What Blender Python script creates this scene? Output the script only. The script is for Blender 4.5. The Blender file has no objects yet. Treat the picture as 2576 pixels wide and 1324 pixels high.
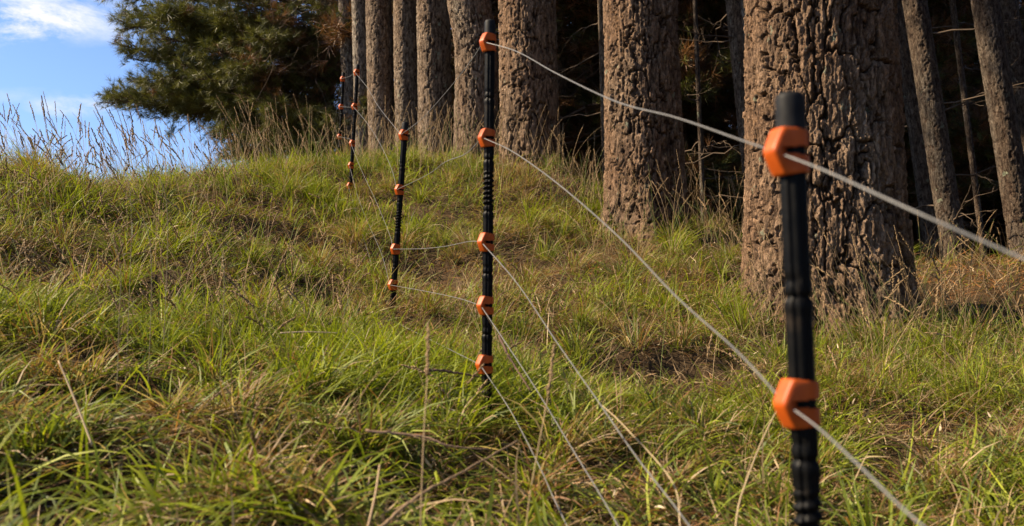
import bpy, math, random
import numpy as np
from mathutils import Vector, Matrix, noise as mnoise

R = math.radians
random.seed(7)
rng = np.random.default_rng(11)
scene = bpy.context.scene
COL = scene.collection

# ------------------------------------------------------------------ camera
F = 2231.0            # focal length in units of a 2576-wide picture
W0, CX, CY = 2576.0, 1288.0, 662.0
PITCH = R(4.0)
cam_data = bpy.data.cameras.new("camera")
cam = bpy.data.objects.new("camera", cam_data)
COL.objects.link(cam)
cam.location = (0, 0, 0)
cam.rotation_euler = (R(90) + PITCH, 0, 0)
cam_data.sensor_width = 36.0
cam_data.lens = 36.0 * F / W0
cam_data.clip_start = 0.02
cam_data.clip_end = 3000
cam_data.dof.use_dof = True
cam_data.dof.focus_distance = 5.6
cam_data.dof.aperture_fstop = 4.6
scene.camera = cam

# ------------------------------------------------------------------ light
SUN_EL, SUN_AZ_BACK = 39.0, 90.0       # elevation, angle to the left of straight behind the camera
ldir = Vector((-math.sin(R(SUN_AZ_BACK)) * math.cos(R(SUN_EL)),
               -math.cos(R(SUN_AZ_BACK)) * math.cos(R(SUN_EL)),
               math.sin(R(SUN_EL))))
sd = bpy.data.lights.new("sun", 'SUN')
sd.energy = 5.0
sd.angle = R(0.6)
sd.color = (1.0, 0.82, 0.58)
sun = bpy.data.objects.new("sun", sd)
COL.objects.link(sun)
sun.rotation_euler = ldir.to_track_quat('Z', 'Y').to_euler()
sun.location = ldir * 60

world = bpy.data.worlds.new("World")
scene.world = world
world.use_nodes = True
wn, wl = world.node_tree.nodes, world.node_tree.links
wn.clear()
out = wn.new('ShaderNodeOutputWorld')
bg = wn.new('ShaderNodeBackground'); bg.inputs['Strength'].default_value = 0.062
sky = wn.new('ShaderNodeTexSky'); sky.sky_type = 'NISHITA'; sky.sun_disc = False
sky.sun_elevation = R(SUN_EL)
sky.sun_rotation = math.atan2(ldir.x, ldir.y)
sky.air_density = 1.0; sky.dust_density = 0.3; sky.ozone_density = 2.2
tint = wn.new('ShaderNodeMix'); tint.data_type = 'RGBA'; tint.blend_type = 'MULTIPLY'
tint.inputs['Factor'].default_value = 1.0
tint.inputs['B'].default_value = (0.93, 1.02, 1.26, 1)
wl.new(sky.outputs['Color'], tint.inputs['A'])
wl.new(bg.outputs[0], out.inputs[0])


def wdir(px, py):
    v = Vector(((px - CX) / F, 1.0, (CY - py) / F)).normalized()
    return Matrix.Rotation(PITCH, 3, 'X') @ v


tc = wn.new('ShaderNodeTexCoord')


def wmath(op, a, b=None, clamp=False):
    n = wn.new('ShaderNodeMath'); n.operation = op; n.use_clamp = clamp
    for i, v in enumerate((a, b)):
        if v is None: continue
        if isinstance(v, (int, float)): n.inputs[i].default_value = v
        else: wl.new(v, n.inputs[i])
    return n.outputs[0]


# wispy clouds: each is a soft elliptical patch of sky broken up by noise
cn = wn.new('ShaderNodeTexNoise'); cn.inputs['Scale'].default_value = 9.0
cn.inputs['Detail'].default_value = 9.0; cn.inputs['Roughness'].default_value = 0.70
cn.inputs['Distortion'].default_value = 0.25
cmap = wn.new('ShaderNodeMapping'); cmap.inputs['Scale'].default_value = (1.0, 1.0, 2.4)
cmap.inputs['Location'].default_value = (1.9, 0.4, 0.2)
wl.new(tc.outputs['Generated'], cmap.inputs['Vector'])
wl.new(cmap.outputs[0], cn.inputs['Vector'])
total = None
for (px, py, rx, ry, amp) in ((150, 45, 165, 48, .85), (40, 60, 110, 28, 0.6), (200, 268, 85, 20, 0.8),
                              (70, 240, 150, 14, 0.22), (10, 352, 60, 16, 0.4), (-250, 30, 260, 80, 0.8),
                              (2600, 300, 500, 120, 0.8), (1400, 480, 900, 60, 0.5)):
    c = wdir(px, py)
    right = Vector((1, 0, 0)); right = (right - c * right.dot(c)).normalized()
    up = right.cross(c).normalized()
    res = []
    for ax, rad in ((right, rx / F), (up, ry / F)):
        d = wn.new('ShaderNodeVectorMath'); d.operation = 'DOT_PRODUCT'
        wl.new(tc.outputs['Generated'], d.inputs[0]); d.inputs[1].default_value = ax
        q = wmath('DIVIDE', d.outputs['Value'], rad)
        res.append(wmath('MULTIPLY', q, q))
    df = wn.new('ShaderNodeVectorMath'); df.operation = 'DOT_PRODUCT'
    wl.new(tc.outputs['Generated'], df.inputs[0]); df.inputs[1].default_value = c
    front = wmath('GREATER_THAN', df.outputs['Value'], 0.3)
    s = wmath('SUBTRACT', 1.0, wmath('MULTIPLY', wmath('ADD', res[0], res[1]), 0.5), True)
    s = wmath('MULTIPLY', wmath('MULTIPLY', s, amp), front)
    total = s if total is None else wmath('ADD', total, s)
cl = wmath('MULTIPLY', total, wmath('MULTIPLY', wmath('SUBTRACT', cn.outputs['Fac'], 0.41, True), 4.5), True)
cmix = wn.new('ShaderNodeMix'); cmix.data_type = 'RGBA'
cmix.inputs['B'].default_value = (6.4, 6.5, 6.8, 1)
wl.new(cl, cmix.inputs['Factor'])
wl.new(tint.outputs['Result'], cmix.inputs['A'])
wl.new(cmix.outputs['Result'], bg.inputs['Color'])

scene.view_settings.view_transform = 'Standard'
scene.view_settings.look = 'None'
scene.view_settings.exposure = 1.36
scene.view_settings.gamma = 1.0
scene.render.engine = 'CYCLES'
scene.cycles.max_bounces = 5
scene.cycles.diffuse_bounces = 3
scene.cycles.transparent_max_bounces = 4
scene.cycles.use_denoising = True

# ------------------------------------------------------------------ helpers
CP, SP = math.cos(PITCH), math.sin(PITCH)


def P(px, py, d):
    """world point seen at picture position (px, py) at depth d"""
    x = (px - CX) / F * d
    u = (CY - py) / F * d
    return np.array((x, d * CP - u * SP, d * SP + u * CP))


def tag(o, label=None, cat=None, group=None, kind=None):
    if label: o['label'] = label
    if cat: o['category'] = cat
    if group: o['group'] = group
    if kind: o['kind'] = kind
    return o


def empty(name, loc, **k):
    o = bpy.data.objects.new(name, None)
    COL.objects.link(o); o.location = tuple(loc); o.empty_display_size = 0.1
    return tag(o, **k)


def link_mesh(name, verts, faces, mat, parent=None, colors=None, smooth=False, origin=None):
    """verts (n,3); faces (m,k) array with constant k; colors (n,3) per vertex"""
    verts = np.asarray(verts, dtype=np.float32)
    if origin is not None: verts = verts - np.asarray(origin, dtype=np.float32)
    faces = np.asarray(faces, dtype=np.int32)
    me = bpy.data.meshes.new(name)
    n, (m, k) = len(verts), faces.shape
    me.vertices.add(n); me.vertices.foreach_set('co', verts.ravel())
    me.loops.add(m * k); me.loops.foreach_set('vertex_index', faces.ravel())
    me.polygons.add(m)
    me.polygons.foreach_set('loop_start', np.arange(0, m * k, k, dtype=np.int32))
    if smooth: me.polygons.foreach_set('use_smooth', np.ones(m, dtype=bool))
    if colors is not None:
        a = me.color_attributes.new('tone', 'FLOAT_COLOR', 'POINT')
        c = np.ones((n, 4), dtype=np.float32); c[:, :3] = colors
        a.data.foreach_set('color', c.ravel())
    me.update(calc_edges=True)
    me.materials.append(mat)
    o = bpy.data.objects.new(name, me)
    COL.objects.link(o)
    if parent is not None:
        o.parent = parent
    elif origin is not None:
        o.location = tuple(float(v) for v in origin)
    return o


def tube(points, radii, sides=6, cap=True):
    """returns verts, quad faces"""
    pts = np.asarray(points, float); n = len(pts)
    radii = np.broadcast_to(np.asarray(radii, float), (n,))
    t = np.gradient(pts, axis=0); t /= np.linalg.norm(t, axis=1)[:, None] + 1e-12
    ref = np.array((0.0, 0, 1)) if abs(t[0, 2]) < 0.8 else np.array((1.0, 0, 0))
    vs = []
    a = np.cross(t[0], ref); a /= np.linalg.norm(a)
    for i in range(n):
        a = a - t[i] * a.dot(t[i]); a /= np.linalg.norm(a) + 1e-12
        b = np.cross(t[i], a)
        ang = np.linspace(0, 2 * np.pi, sides, endpoint=False)
        vs.append(pts[i] + radii[i] * (np.cos(ang)[:, None] * a + np.sin(ang)[:, None] * b))
    V = np.concatenate(vs)
    i, j = np.meshgrid(np.arange(n - 1), np.arange(sides), indexing='ij')
    j2 = (j + 1) % sides
    Fq = np.stack((i * sides + j, i * sides + j2, (i + 1) * sides + j2, (i + 1) * sides + j), -1).reshape(-1, 4)
    if cap:
        nv = len(V)
        V = np.concatenate((V, pts[:1], pts[-1:]))
        j = np.arange(0, sides, 2); jn = (j + 1) % sides; jm = (j + 2) % sides
        c0 = np.stack((jm, jn, j, np.full_like(j, nv)), -1)
        o2 = (n - 1) * sides
        c1 = np.stack((o2 + j, o2 + jn, o2 + jm, np.full_like(j, nv + 1)), -1)
        Fq = np.concatenate((Fq, c0, c1))
    return V, Fq


class Acc:
    def __init__(s): s.v, s.f, s.c, s.n = [], [], [], 0
    def add(s, v, f, c=None):
        s.v.append(np.asarray(v)); s.f.append(np.asarray(f) + s.n)
        if c is not None: s.c.append(np.broadcast_to(np.asarray(c, float), (len(v), 3)))
        s.n += len(v)
    def build(s, name, mat, parent=None, **k):
        return link_mesh(name, np.concatenate(s.v), np.concatenate(s.f), mat, parent,
                         colors=np.concatenate(s.c) if s.c else None, **k)


def smooth01(x): x = np.clip(x, 0, 1); return x * x * (3 - 2 * x)


def hash2(i, j, s=0):
    h = (i.astype(np.int64) * 374761393 + j.astype(np.int64) * 668265263 + s * 974634777) & 0xffffffff
    h = ((h ^ (h >> 13)) * 1274126177) & 0xffffffff
    h = (h ^ (h >> 16)) & 0xffffff
    return h / float(0xffffff)


def vnoise(x, y, s=0, wrap=0):
    xi, yi = np.floor(x).astype(np.int64), np.floor(y).astype(np.int64)
    fx, fy = smooth01(x - xi), smooth01(y - yi)
    def h(a, b):
        if wrap: a = a % wrap
        return hash2(a, b, s)
    return ((h(xi, yi) * (1 - fx) + h(xi + 1, yi) * fx) * (1 - fy)
            + (h(xi, yi + 1) * (1 - fx) + h(xi + 1, yi + 1) * fx) * fy)


def fbm(x, y, s=0, oct=4, wrap=0):
    t, a, tot = 0, 1, 0
    for k in range(oct):
        t = t + a * vnoise(x * 2 ** k, y * 2 ** k, s + k, wrap * 2 ** k); tot += a; a *= 0.5
    return t / tot


# ------------------------------------------------------------------ materials
def new_mat(name):
    m = bpy.data.materials.new(name); m.use_nodes = True
    nt = m.node_tree; b = nt.nodes['Principled BSDF']
    return m, nt, b


def nz(nt, scale, detail=4, rough=0.55, vec=None, obj=True):
    t = nt.nodes.new('ShaderNodeTexNoise')
    t.inputs['Scale'].default_value = scale; t.inputs['Detail'].default_value = detail
    t.inputs['Roughness'].default_value = rough
    c = nt.nodes.new('ShaderNodeTexCoord')
    nt.links.new(vec if vec is not None else c.outputs['Object'], t.inputs['Vector'])
    return t


def ramp(nt, src, stops):
    r = nt.nodes.new('ShaderNodeValToRGB')
    while len(r.color_ramp.elements) < len(stops): r.color_ramp.elements.new(0.5)
    for e, (p, c) in zip(r.color_ramp.elements, stops):
        e.position = p; e.color = (*c, 1)
    nt.links.new(src, r.inputs[0])
    return r


def bump(nt, b, src, strength, dist):
    n = nt.nodes.new('ShaderNodeBump'); n.inputs['Strength'].default_value = strength
    n.inputs['Distance'].default_value = dist
    nt.links.new(src, n.inputs['Height']); nt.links.new(n.outputs[0], b.inputs['Normal'])
    return n


def leaf_mat(name, rough=0.45, transl=0.35, spec=0.4, tsat=(1.15, 1.2, 0.6)):
    m, nt, b = new_mat(name)
    a = nt.nodes.new('ShaderNodeAttribute'); a.attribute_name = 'tone'
    b.inputs['Roughness'].default_value = rough
    b.inputs['Specular IOR Level'].default_value = spec
    nt.links.new(a.outputs['Color'], b.inputs['Base Color'])
    if transl > 0:
        t = nt.nodes.new('ShaderNodeBsdfTranslucent')
        mul = nt.nodes.new('ShaderNodeMix'); mul.data_type = 'RGBA'; mul.blend_type = 'MULTIPLY'
        mul.inputs['Factor'].default_value = 1; mul.inputs['B'].default_value = (*tsat, 1)
        nt.links.new(a.outputs['Color'], mul.inputs['A'])
        nt.links.new(mul.outputs['Result'], t.inputs['Color'])
        mx = nt.nodes.new('ShaderNodeMixShader'); mx.inputs[0].default_value = transl
        nt.links.new(b.outputs[0], mx.inputs[1]); nt.links.new(t.outputs[0], mx.inputs[2])
        o = nt.nodes['Material Output']; nt.links.new(mx.outputs[0], o.inputs['Surface'])
    return m


M_grass = leaf_mat('grass_blade', 0.52, 0.38, 0.2)
M_dry = leaf_mat('dry_stem', 0.7, 0.2, 0.15, (1.05, 1.0, 0.85))
M_needle = leaf_mat('pine_needle', 0.5, 0.22, 0.35, (1.1, 1.15, 0.7))
M_twig = leaf_mat('dead_twig', 0.85, 0.0, 0.2)


def bark_mat():
    m, nt, b = new_mat('pine_bark')
    a = nt.nodes.new('ShaderNodeAttribute'); a.attribute_name = 'tone'
    c0 = nt.nodes.new('ShaderNodeTexCoord')
    mq = nt.nodes.new('ShaderNodeMapping'); mq.inputs['Scale'].default_value = (1, 1, 0.42)
    nt.links.new(c0.outputs['Object'], mq.inputs[0])
    n1 = nz(nt, 34, 9, 0.78, mq.outputs[0])
    r1 = ramp(nt, n1.outputs['Fac'], [(0.34, (0.22, 0.17, 0.14)), (0.47, (0.8, 0.76, 0.73)), (0.56, (1.25, 1.22, 1.2)), (0.68, (1.95, 1.95, 1.95))])
    mul = nt.nodes.new('ShaderNodeMix'); mul.data_type = 'RGBA'; mul.blend_type = 'MULTIPLY'
    mul.inputs['Factor'].default_value = 1
    nt.links.new(a.outputs['Color'], mul.inputs['A']); nt.links.new(r1.outputs[0], mul.inputs['B'])
    # pale green grey lichen flecks
    c = nt.nodes.new('ShaderNodeTexCoord')
    mp = nt.nodes.new('ShaderNodeMapping'); mp.inputs['Scale'].default_value = (1, 1, 0.7)
    nt.links.new(c.outputs['Object'], mp.inputs[0])
    n2 = nz(nt, 11, 5, 0.6, mp.outputs[0])
    r2 = ramp(nt, n2.outputs['Fac'], [(0.0, (0, 0, 0)), (0.66, (0, 0, 0)), (0.69, (0.8,) * 3)])
    lm = nt.nodes.new('ShaderNodeMix'); lm.data_type = 'RGBA'
    nt.links.new(r2.outputs[0], lm.inputs['Factor']); nt.links.new(mul.outputs['Result'], lm.inputs['A'])
    lm.inputs['B'].default_value = (0.26, 0.28, 0.19, 1)
    nt.links.new(lm.outputs['Result'], b.inputs['Base Color'])
    b.inputs['Roughness'].default_value = 0.88
    b.inputs['Specular IOR Level'].default_value = 0.25
    vo = nt.nodes.new('ShaderNodeTexVoronoi'); vo.feature = 'DISTANCE_TO_EDGE'; vo.inputs['Scale'].default_value = 38
    wv = nt.nodes.new('ShaderNodeMix'); wv.data_type = 'VECTOR'; wv.inputs['Factor'].default_value = .035
    nt.links.new(mq.outputs[0], wv.inputs['A']); nt.links.new(nz(nt, 18, 5, .7).outputs['Color'], wv.inputs['B'])
    nt.links.new(wv.outputs['Result'], vo.inputs['Vector'])
    vr = ramp(nt, vo.outputs['Distance'], [(0.0, (0, 0, 0)), (0.09, (1, 1, 1))])
    n3 = nz(nt, 55, 9, 0.8, mq.outputs[0])
    sm = nt.nodes.new('ShaderNodeMath'); sm.operation = 'MULTIPLY_ADD'; sm.inputs[1].default_value = .35
    nt.links.new(vr.outputs[0], sm.inputs[0]); nt.links.new(n3.outputs['Fac'], sm.inputs[2])
    bump(nt, b, sm.outputs[0], 1.0, 0.03)
    return m


M_bark = bark_mat()


def ground_mat():
    m, nt, b = new_mat('litter_soil')
    n = nz(nt, 5, 8, 0.7)
    r = ramp(nt, n.outputs['Fac'], [(0.3, (0.035, 0.022, 0.012)), (0.5, (0.075, 0.048, 0.024)), (0.7, (0.13, 0.085, 0.042))])
    nt.links.new(r.outputs[0], b.inputs['Base Color'])
    b.inputs['Roughness'].default_value = 0.95; b.inputs['Specular IOR Level'].default_value = 0.15
    n2 = nz(nt, 40, 8, 0.75); bump(nt, b, n2.outputs['Fac'], 1.0, 0.03)
    return m


M_ground = ground_mat()

# ------------------------------------------------------------------ terrain
CTRL = [  # picture x, picture y, depth of the grass canopy
    (-150, 1400, 1.25), (0, 1324, 1.42), (350, 1324, 1.5), (650, 1324, 1.55), (1000, 1324, 1.62), (1288, 1324, 1.72), (1650, 1324, 1.82),
    (2000, 1324, 1.9), (2576, 1324, 2.05), (2750, 1400, 1.95),
    (0, 1150, 1.75), (500, 1150, 1.85), (1250, 1140, 2.15), (1700, 1120, 2.35), (2200, 1120, 2.55), (2700, 1120, 2.6),
    (-100, 950, 2.3), (350, 950, 2.45), (800, 950, 2.7), (1225, 960, 2.85), (1600, 960, 3.2), (2100, 960, 3.4), (2650, 960, 3.4),
    (-100, 750, 3.2), (400, 750, 3.6), (800, 790, 3.9), (1000, 765, 4.75), (1350, 850, 3.7), (1700, 850, 3.95),
    (2080, 835, 4.6), (2300, 850, 4.4), (2650, 850, 4.1),
    (1350, 760, 4.7), (1650, 745, 4.9), (2450, 755, 5.4), (2700, 740, 5.6),
    (0, 560, 4.4), (400, 560, 5.0), (760, 590, 6.0), (1100, 600, 6.2), (1350, 620, 6.2), (1600, 585, 7.0), (1620, 568, 7.4), (1800, 610, 6.7),
    (-100, 390, 5.6), (100, 400, 5.9), (300, 420, 6.3), (500, 412, 7.0), (700, 396, 8.2), (857, 412, 9.4), (886, 470, 7.8),
    (1000, 400, 9.6), (1200, 408, 9.0), (1330, 408, 8.6), (1430, 445, 8.2), (1500, 548, 7.4), (1850, 580, 7.6),
    (2370, 645, 6.3), (2500, 640, 6.5), (2650, 690, 6.8), (2050, 640, 7.2)]
cp = np.array([P(*c) for c in CTRL]); cp[:, 2] -= 0.09
extra = []
for (px, py, d, back, drop) in ((-100, 402, 5.6, 2, .35), (100, 412, 5.9, 2, .35), (300, 432, 6.3, 2, .35), (500, 424, 7.0, 2, .4),
                                (700, 408, 8.2, 2, .25), (1000, 400, 9.6, 2.5, .1), (1330, 425, 8.6, 2.5, .35), (1850, 580, 7.6, 2, .5),
                                (2480, 668, 6.6, 1.5, .45), (2650, 690, 6.8, 1.5, .4), (2050, 640, 7.2, 2, .5)):
    p = P(px, py, d); extra.append((p[0] * (1 + back / d), p[1] + back, p[2] - 0.09 - drop))
for (x, y, z) in ((-8, 12, .2), (-3, 14, .75), (1, 14, .2), (5, 13, -.9), (8, 12, -1.1), (0.5, 1.05, -.88), (-1.2, .6, -.75), (1.8, .9, -.95),
                  (0, 0, -1.2), (-3, 0, -1.0), (3, 0, -1.2), (-6, 3, 0.1), (6, 4, -.7), (-5, 0, -.6), (6, 0, -1.1), (0, -3, -2.0), (-5, -3, -1.7), (6, -3, -2.0)):
    extra.append((x, y, z))
cp = np.concatenate((cp, np.array(extra)))


def _k(r2): return 0.5 * r2 * np.log(r2 + 1e-9)


_n = len(cp)
_A = np.zeros((_n + 3, _n + 3))
_r2 = ((cp[:, None, :2] - cp[None, :, :2]) ** 2).sum(-1)
_A[:_n, :_n] = _k(_r2) + np.eye(_n) * 0.03
_A[:_n, _n:] = np.c_[np.ones(_n), cp[:, :2]]; _A[_n:, :_n] = _A[:_n, _n:].T
_w = np.linalg.solve(_A, np.r_[cp[:, 2], 0, 0, 0])

PITS = [(P(1500, 825, 3.9), .5, .15, .34), (P(1720, 812, 4.1), .3, .14, .26), (P(230, 1262, 1.55), .19, .10, .22), (P(880, 1300, 1.56), .11, .07, .10),
        (P(1120, 650, 5.6), .25, .12, .06), (P(100, 1190, 1.7), .14, .05, .05)]


_pr = random.Random(4)
for _ in range(60):
    _d = _pr.uniform(1.7, 7.0); _x = _pr.uniform(-.56, .56) * _d; _s = _pr.uniform(.06, .13) * (1 + _d * .12)
    if math.hypot(_x + .08, _d - 2.8) < .45 or math.hypot(_x + .63, _d - 4.85) < .35: continue
    PITS.append(((_x, _d), _s * 1.5, _s * .8, _pr.uniform(.07, .13)))


def G(x, y, fine=True):
    x = np.atleast_1d(np.asarray(x, float)); y = np.atleast_1d(np.asarray(y, float))
    xc, yc = np.clip(x, -9, 9), np.clip(y, -3.5, 14)
    z = np.empty_like(xc)
    for a in range(0, len(xc), 60000):
        s = slice(a, a + 60000)
        r2 = (xc[s, None] - cp[None, :, 0]) ** 2 + (yc[s, None] - cp[None, :, 1]) ** 2
        z[s] = _k(r2) @ _w[:_n] + _w[_n] + _w[_n + 1] * xc[s] + _w[_n + 2] * yc[s]
    far = np.maximum(np.hypot(x - xc, y - yc), 0)
    back = np.maximum(y - 14, 0)
    z = z - 0.16 * np.minimum(back, 60) - 0.03 * np.minimum(far, 100)
    if fine:
        z = z + 0.17 * (fbm(x * 1.9, y * 1.9, 3, 3) - 0.5) + 0.085 * (fbm(x * 5, y * 5, 5, 2) - 0.5)
        for (p, rx, ry, dep) in PITS:
            z = z - dep * np.exp(-((x - p[0]) / rx) ** 2 - ((y - p[1]) / ry) ** 2)
    return z


def Gs(x, y): return float(G([x], [y])[0])


gx = np.unique(np.concatenate((-np.geomspace(9, 400, 24), np.linspace(-9, 9, 330), np.geomspace(9, 400, 24))))
gy = np.unique(np.concatenate((-np.geomspace(3, 60, 10) - .5, np.linspace(-3, 14, 330), np.geomspace(14, 900, 34))))
X, Y = np.meshgrid(gx, gy, indexing='ij')
Z = G(X.ravel(), Y.ravel())
V = np.c_[X.ravel(), Y.ravel(), Z]
nx, ny = len(gx), len(gy)
i, j = np.meshgrid(np.arange(nx - 1), np.arange(ny - 1), indexing='ij')
FQ = np.stack((i * ny + j, (i + 1) * ny + j, (i + 1) * ny + j + 1, i * ny + j + 1), -1).reshape(-1, 4)
g = link_mesh('ground', V, FQ, M_ground, smooth=True)
tag(g, kind='structure')

# ------------------------------------------------------------------ trees
TRUNKS = []     # x, y, radius: grass keeps out of these


def voronoi(u, v, s, wrap):
    """F1 and F2 of a jittered grid, u wraps after `wrap` cells"""
    ui, vi = np.floor(u).astype(np.int64), np.floor(v).astype(np.int64)
    f1 = np.full(u.shape, 9.0); f2 = np.full(u.shape, 9.0); idv = np.zeros(u.shape)
    for a in (-1, 0, 1):
        for b in (-1, 0, 1):
            ci, cj = ui + a, vi + b
            w = ci % wrap
            dx = ci + 0.15 + 0.7 * hash2(w, cj, s) - u
            dy = cj + 0.1 + 0.8 * hash2(w, cj, s + 9) - v
            d = np.sqrt(dx * dx + dy * dy)
            near = d < f1
            f2 = np.where(near, f1, np.minimum(f2, d))
            idv = np.where(near, hash2(w, cj, s + 21), idv)
            f1 = np.where(near, d, f1)
    return f1, f2, idv


def trunk_mesh(name, parent, base, axis, prof, length, nth, hz_fine, zfine, plate, depth, seed, tone, flare=0.0, lobes=5, bend=None):
    """base point, unit axis, prof(t in metres)->radius; a bark-covered tapering trunk"""
    base = np.asarray(base, float)
    zs = np.concatenate((np.arange(0, hz_fine, zfine), np.linspace(hz_fine, length, 14)))
    th = np.linspace(0, 2 * np.pi, nth, endpoint=False)
    T, S = np.meshgrid(th, zs)           # rows are heights
    r = prof(S)
    rmean = float(prof(np.array([hz_fine * 0.4]))[0])
    wrap = max(6, int(round(2 * np.pi * rmean / plate)))
    u = T / (2 * np.pi) * wrap
    # tall plates whose outlines are torn by noise; furrows wander and join
    A = T / (2 * np.pi)
    pn = S / plate
    u = A * wrap
    u = u + 1.1 * (fbm(A * wrap * 0.7, pn * 0.28, seed + 4, 3) - 0.5) * 2 + 0.22 * (fbm(A * wrap * 5, pn * 2.2, seed + 6, 3) - 0.5) * 2
    v = pn / 4.0 + 0.55 * (fbm(A * wrap, pn * .8, seed + 8, 2) - 0.5) * 2 + 0.07 * (fbm(A * wrap * 5, pn * 4, seed + 7, 2) - .5) * 2
    f1, f2, idv = voronoi(u, v, seed, wrap)
    ridge = smooth01((f2 - f1 - 0.02) / 0.11)
    u3 = A * wrap * 2.8 + 1.6 * (fbm(A * wrap * 1.6, pn * .9, seed + 14, 3) - 0.5) * 2
    g1, g2, idw = voronoi(u3, pn * .65 + 1.0 * (fbm(A * wrap * 2.2, pn * 1.6, seed + 5, 3) - .5), seed + 3, 100000)
    ridge2 = smooth01((g2 - g1) / 0.16)
    fl = fbm(A * wrap * 6.5 + 3, pn * 1.0, seed + 30, 5)
    steps = 7.0
    q = fl * steps; flake = (np.floor(q) + smooth01((q - np.floor(q)) * 3.5)) / steps - .5     # layered flakes with crisp edges
    fine = fbm(A * wrap * 9, pn * 3.2, seed + 40, 3) - 0.5
    h = ridge * (0.66 + 0.42 * idv) + ridge * (.24 * ridge2 * (.4 + idw) + .62 * flake) + .36 * fine
    ff = np.exp(-S / (0.22 + rmean * 0.6))
    lob = 1 + flare * ff * (0.75 + 0.45 * np.cos(T * lobes + seed) + 0.3 * np.cos(T * 3 + seed * 2))
    lob = lob + flare * 1.1 * np.exp(-S / .14) * np.clip(.35 + .9 * np.cos(T * (lobes + 1) + seed * 1.7), 0, 1.2)
    big = 1 + 0.05 * (fbm(T / (2 * np.pi) * 5, S * 0.9, seed + 60, 2, 5) - 0.5) * 2
    rr = r * lob * big + depth * (h - 0.9)
    ax = np.asarray(axis, float); ax = ax / np.linalg.norm(ax)
    e1 = np.cross(ax, (0, 1, 0)); e1 /= np.linalg.norm(e1); e2 = np.cross(ax, e1)
    cen = base + S[..., None] * ax
    if bend is not None: cen = cen + bend(S)[..., None] * np.array((1.0, 0, 0))
    V = cen + rr[..., None] * (np.cos(T)[..., None] * e1 + np.sin(T)[..., None] * e2)
    nzv = len(zs)
    i, j = np.meshgrid(np.arange(nzv - 1), np.arange(nth), indexing='ij')
    j2 = (j + 1) % nth
    Fq = np.stack((i * nth + j, i * nth + j2, (i + 1) * nth + j2, (i + 1) * nth + j), -1).reshape(-1, 4)
    # outer plates weather grey; inner red brown, darkened to paint shade into the furrows
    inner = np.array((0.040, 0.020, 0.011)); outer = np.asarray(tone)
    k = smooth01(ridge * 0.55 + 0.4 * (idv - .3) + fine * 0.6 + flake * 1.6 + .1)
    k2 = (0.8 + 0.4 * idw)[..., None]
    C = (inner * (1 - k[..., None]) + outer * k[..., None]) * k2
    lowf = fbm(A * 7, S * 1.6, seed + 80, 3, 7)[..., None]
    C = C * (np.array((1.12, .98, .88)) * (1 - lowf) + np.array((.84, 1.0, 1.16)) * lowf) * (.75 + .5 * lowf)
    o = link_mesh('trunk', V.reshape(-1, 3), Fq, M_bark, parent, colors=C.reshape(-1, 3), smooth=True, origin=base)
    return o


def limb(start, end, sag, n=10, wob=0.04, rs=None):
    rs = rs or random
    s, e = np.asarray(start, float), np.asarray(end, float)
    L = np.linalg.norm(e - s); pts = []
    off = np.array([rs.uniform(-1, 1) for _ in range(3)])
    for k in range(n):
        t = k / (n - 1)
        p = s * (1 - t) + e * t
        p = p + np.array((0, 0, sag * L * (4 * t * (1 - t))))
        p = p + wob * L * off * math.sin(t * 5.5) * t + wob * .4 * L * np.array([rs.uniform(-1, 1) for _ in range(3)]) * (0 < k < n - 1)
        pts.append(p)
    return np.array(pts)


def needles(acc, cen, dirs, length, n, width, tones, spread=0.9, jitter=0.25):
    """bottle-brush tufts: n thin needles from each centre"""
    cen = np.asarray(cen, float); m = len(cen)
    if m == 0: return
    cen = np.repeat(cen, n, 0); dirs = np.repeat(dirs, n, 0); tones = np.repeat(tones, n, 0)
    rnd = rng.normal(size=cen.shape); rnd /= np.linalg.norm(rnd, axis=1)[:, None]
    d = dirs + spread * rnd; d /= np.linalg.norm(d, axis=1)[:, None]
    L = length * rng.uniform(0.6, 1.1, len(d))[:, None]
    b = cen + dirs * rng.uniform(-0.5, 0.5, len(d))[:, None] * length * jitter * 2
    side = np.cross(d, rng.normal(size=d.shape)); side /= np.linalg.norm(side, axis=1)[:, None] + 1e-9
    w = width * 0.5
    V = np.stack((b - side * w, b + side * w, b + d * L), 1).reshape(-1, 3)
    Fq = np.arange(len(V)).reshape(-1, 3)
    tt = tones * rng.uniform(0.75, 1.25, (len(tones), 1))
    acc.add(V, Fq, np.repeat(tt, 3, 0))


def norm(a): return a / (np.linalg.norm(a, axis=-1, keepdims=True) + 1e-9)


GREEN = np.array((0.058, 0.064, 0.011)); GREEN2 = np.array((0.155, 0.150, 0.036)); BROWN = np.array((0.20, 0.095, 0.040))


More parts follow.
